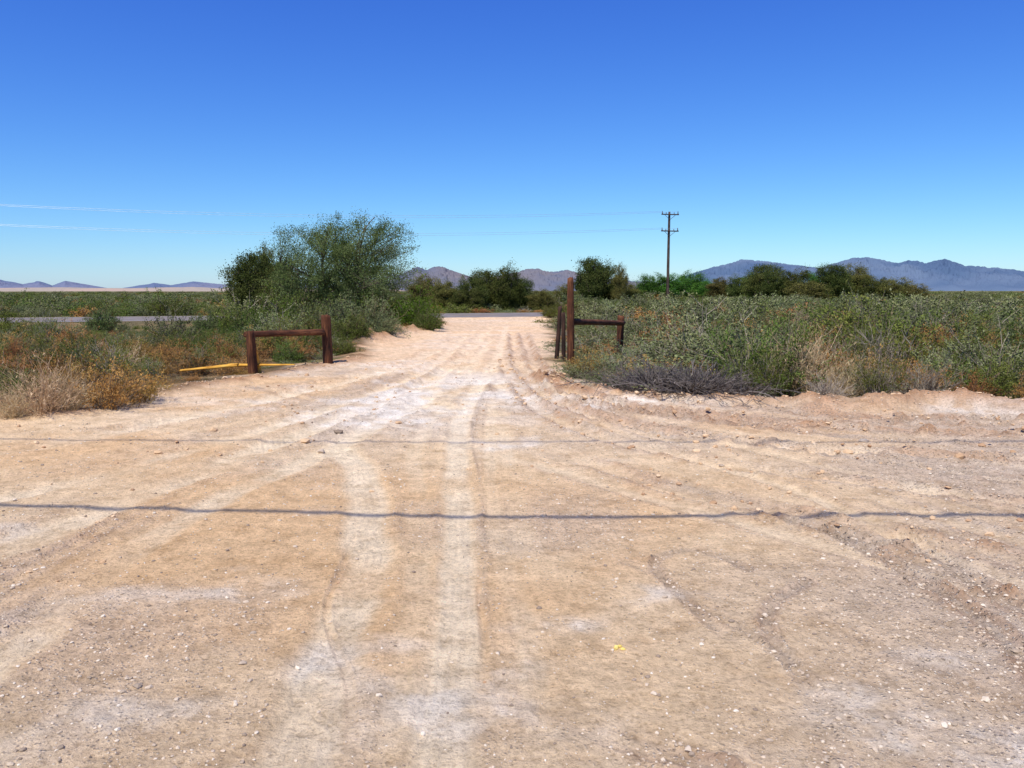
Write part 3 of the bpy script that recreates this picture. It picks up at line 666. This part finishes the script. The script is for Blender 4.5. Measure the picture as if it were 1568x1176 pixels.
stm=leafmat('stone',[(.24,.18,.13),(.46,.36,.26),(.62,.49,.35),(.74,.64,.50)],0,0,0)
clm=leafmat('dirt_clod',[(.42,.25,.14),(.60,.40,.23),(.70,.50,.31)],0,0,0)
n=110000;rr=2.0+rng.uniform(0,1,n)**1.0*13;aa=rng.uniform(-R(46),R(46),n);X=rr*np.sin(aa);Y=rr*np.cos(aa)
h_,s_,l_,o_,g_,rd_,di_,rg2,lu=ground(X,Y)
k=(rng.uniform(0,1,n)<np.clip(.15+.6*g_+.3*rd_-.5*np.clip(l_,0,1),.03,1))&(s_<.3)
S=np.exp(rng.normal(math.log(.0047),.45,n)).clip(.002,.015)
stones('gravel',X[k],Y[k],S[k],stm,1,h_[k])
n=26000;rr=3+rng.uniform(0,1,n)**.7*17;aa=rng.uniform(-R(46),R(46),n);X=rr*np.sin(aa);Y=rr*np.cos(aa)
h_,s_,l_,o_,g_,rd_,di_,rg2,lu=ground(X,Y)
k=(rng.uniform(0,1,n)<np.clip(.010+.5*rd_+.5*o_+.14*lu,0,1)*np.where(rr<5,.35,1))&(s_<.9)
S=(np.exp(rng.normal(math.log(.015),.5,n))).clip(.006,.055)*np.where(rr<6,.6,1)
stones('dirt_clods',X[k],Y[k],S[k],clm,2,h_[k])
pts=[(944,990,.016),(949,988,.013),(954,992,.011)]
yl=leafmat('yellow_litter',[(.7,.5,.10),(.8,.62,.2)],0,0,0)
g3=np.array([G(u,v) for u,v,_ in pts]);stones('yellow_stone',g3[:,0],g3[:,1],np.array([p[2] for p in pts]),yl,4)
rk=[(518,664,.05),(492,692,.045),(1350,745,.04),(1322,676,.05),(18,629,.06),(860,568,.07),(885,572,.05),(845,572,.05),(990,1046,.012),(1105,470+240,.03)]
g3=np.array([G(u,v) for u,v,_ in rk]);stones('rocks',g3[:,0],g3[:,1],np.array([p[2] for p in rk]),stm,5)
# ---------------- world
w=bpy.data.worlds.new('World');scene.world=w;w.use_nodes=True;nt=w.node_tree;L=nt.links
bg=nt.nodes['Background'];sk=nt.nodes.new('ShaderNodeTexSky');sk.sky_type='NISHITA';sk.sun_disc=False
sk.sun_elevation=EL;sk.sun_rotation=AZ;sk.air_density=1.0;sk.dust_density=.2;sk.ozone_density=3.0;sk.altitude=100
sp_=nt.nodes.new('ShaderNodeSeparateColor');cb=nt.nodes.new('ShaderNodeCombineColor');L.new(sk.outputs[0],sp_.inputs[0])
SS=.12   # per-channel response of the camera to the clear desert sky
for i,(g_,k_) in enumerate([(1.52,.70),(1.38,.95),(.80,1.20)]):
    m=nt.nodes.new('ShaderNodeMath');m.operation='POWER';m.inputs[1].default_value=g_;L.new(sp_.outputs[i],m.inputs[0])
    m2=nt.nodes.new('ShaderNodeMath');m2.operation='MULTIPLY';m2.inputs[1].default_value=k_*SS**(g_-1);L.new(m.outputs[0],m2.inputs[0]);L.new(m2.outputs[0],cb.inputs[i])
L.new(cb.outputs[0],bg.inputs[0]);bg.inputs[1].default_value=SS
# ---------------- camera
cd=bpy.data.cameras.new('camera');co=bpy.data.objects.new('camera',cd);scene.collection.objects.link(co)
cd.sensor_width=36;cd.lens=36*F/1568;cd.clip_end=20000;cd.clip_start=.05
co.location=(0,0,CH);co.rotation_euler=(math.pi/2-PITCH,0,0);scene.camera=co
print('scrub',cnt)
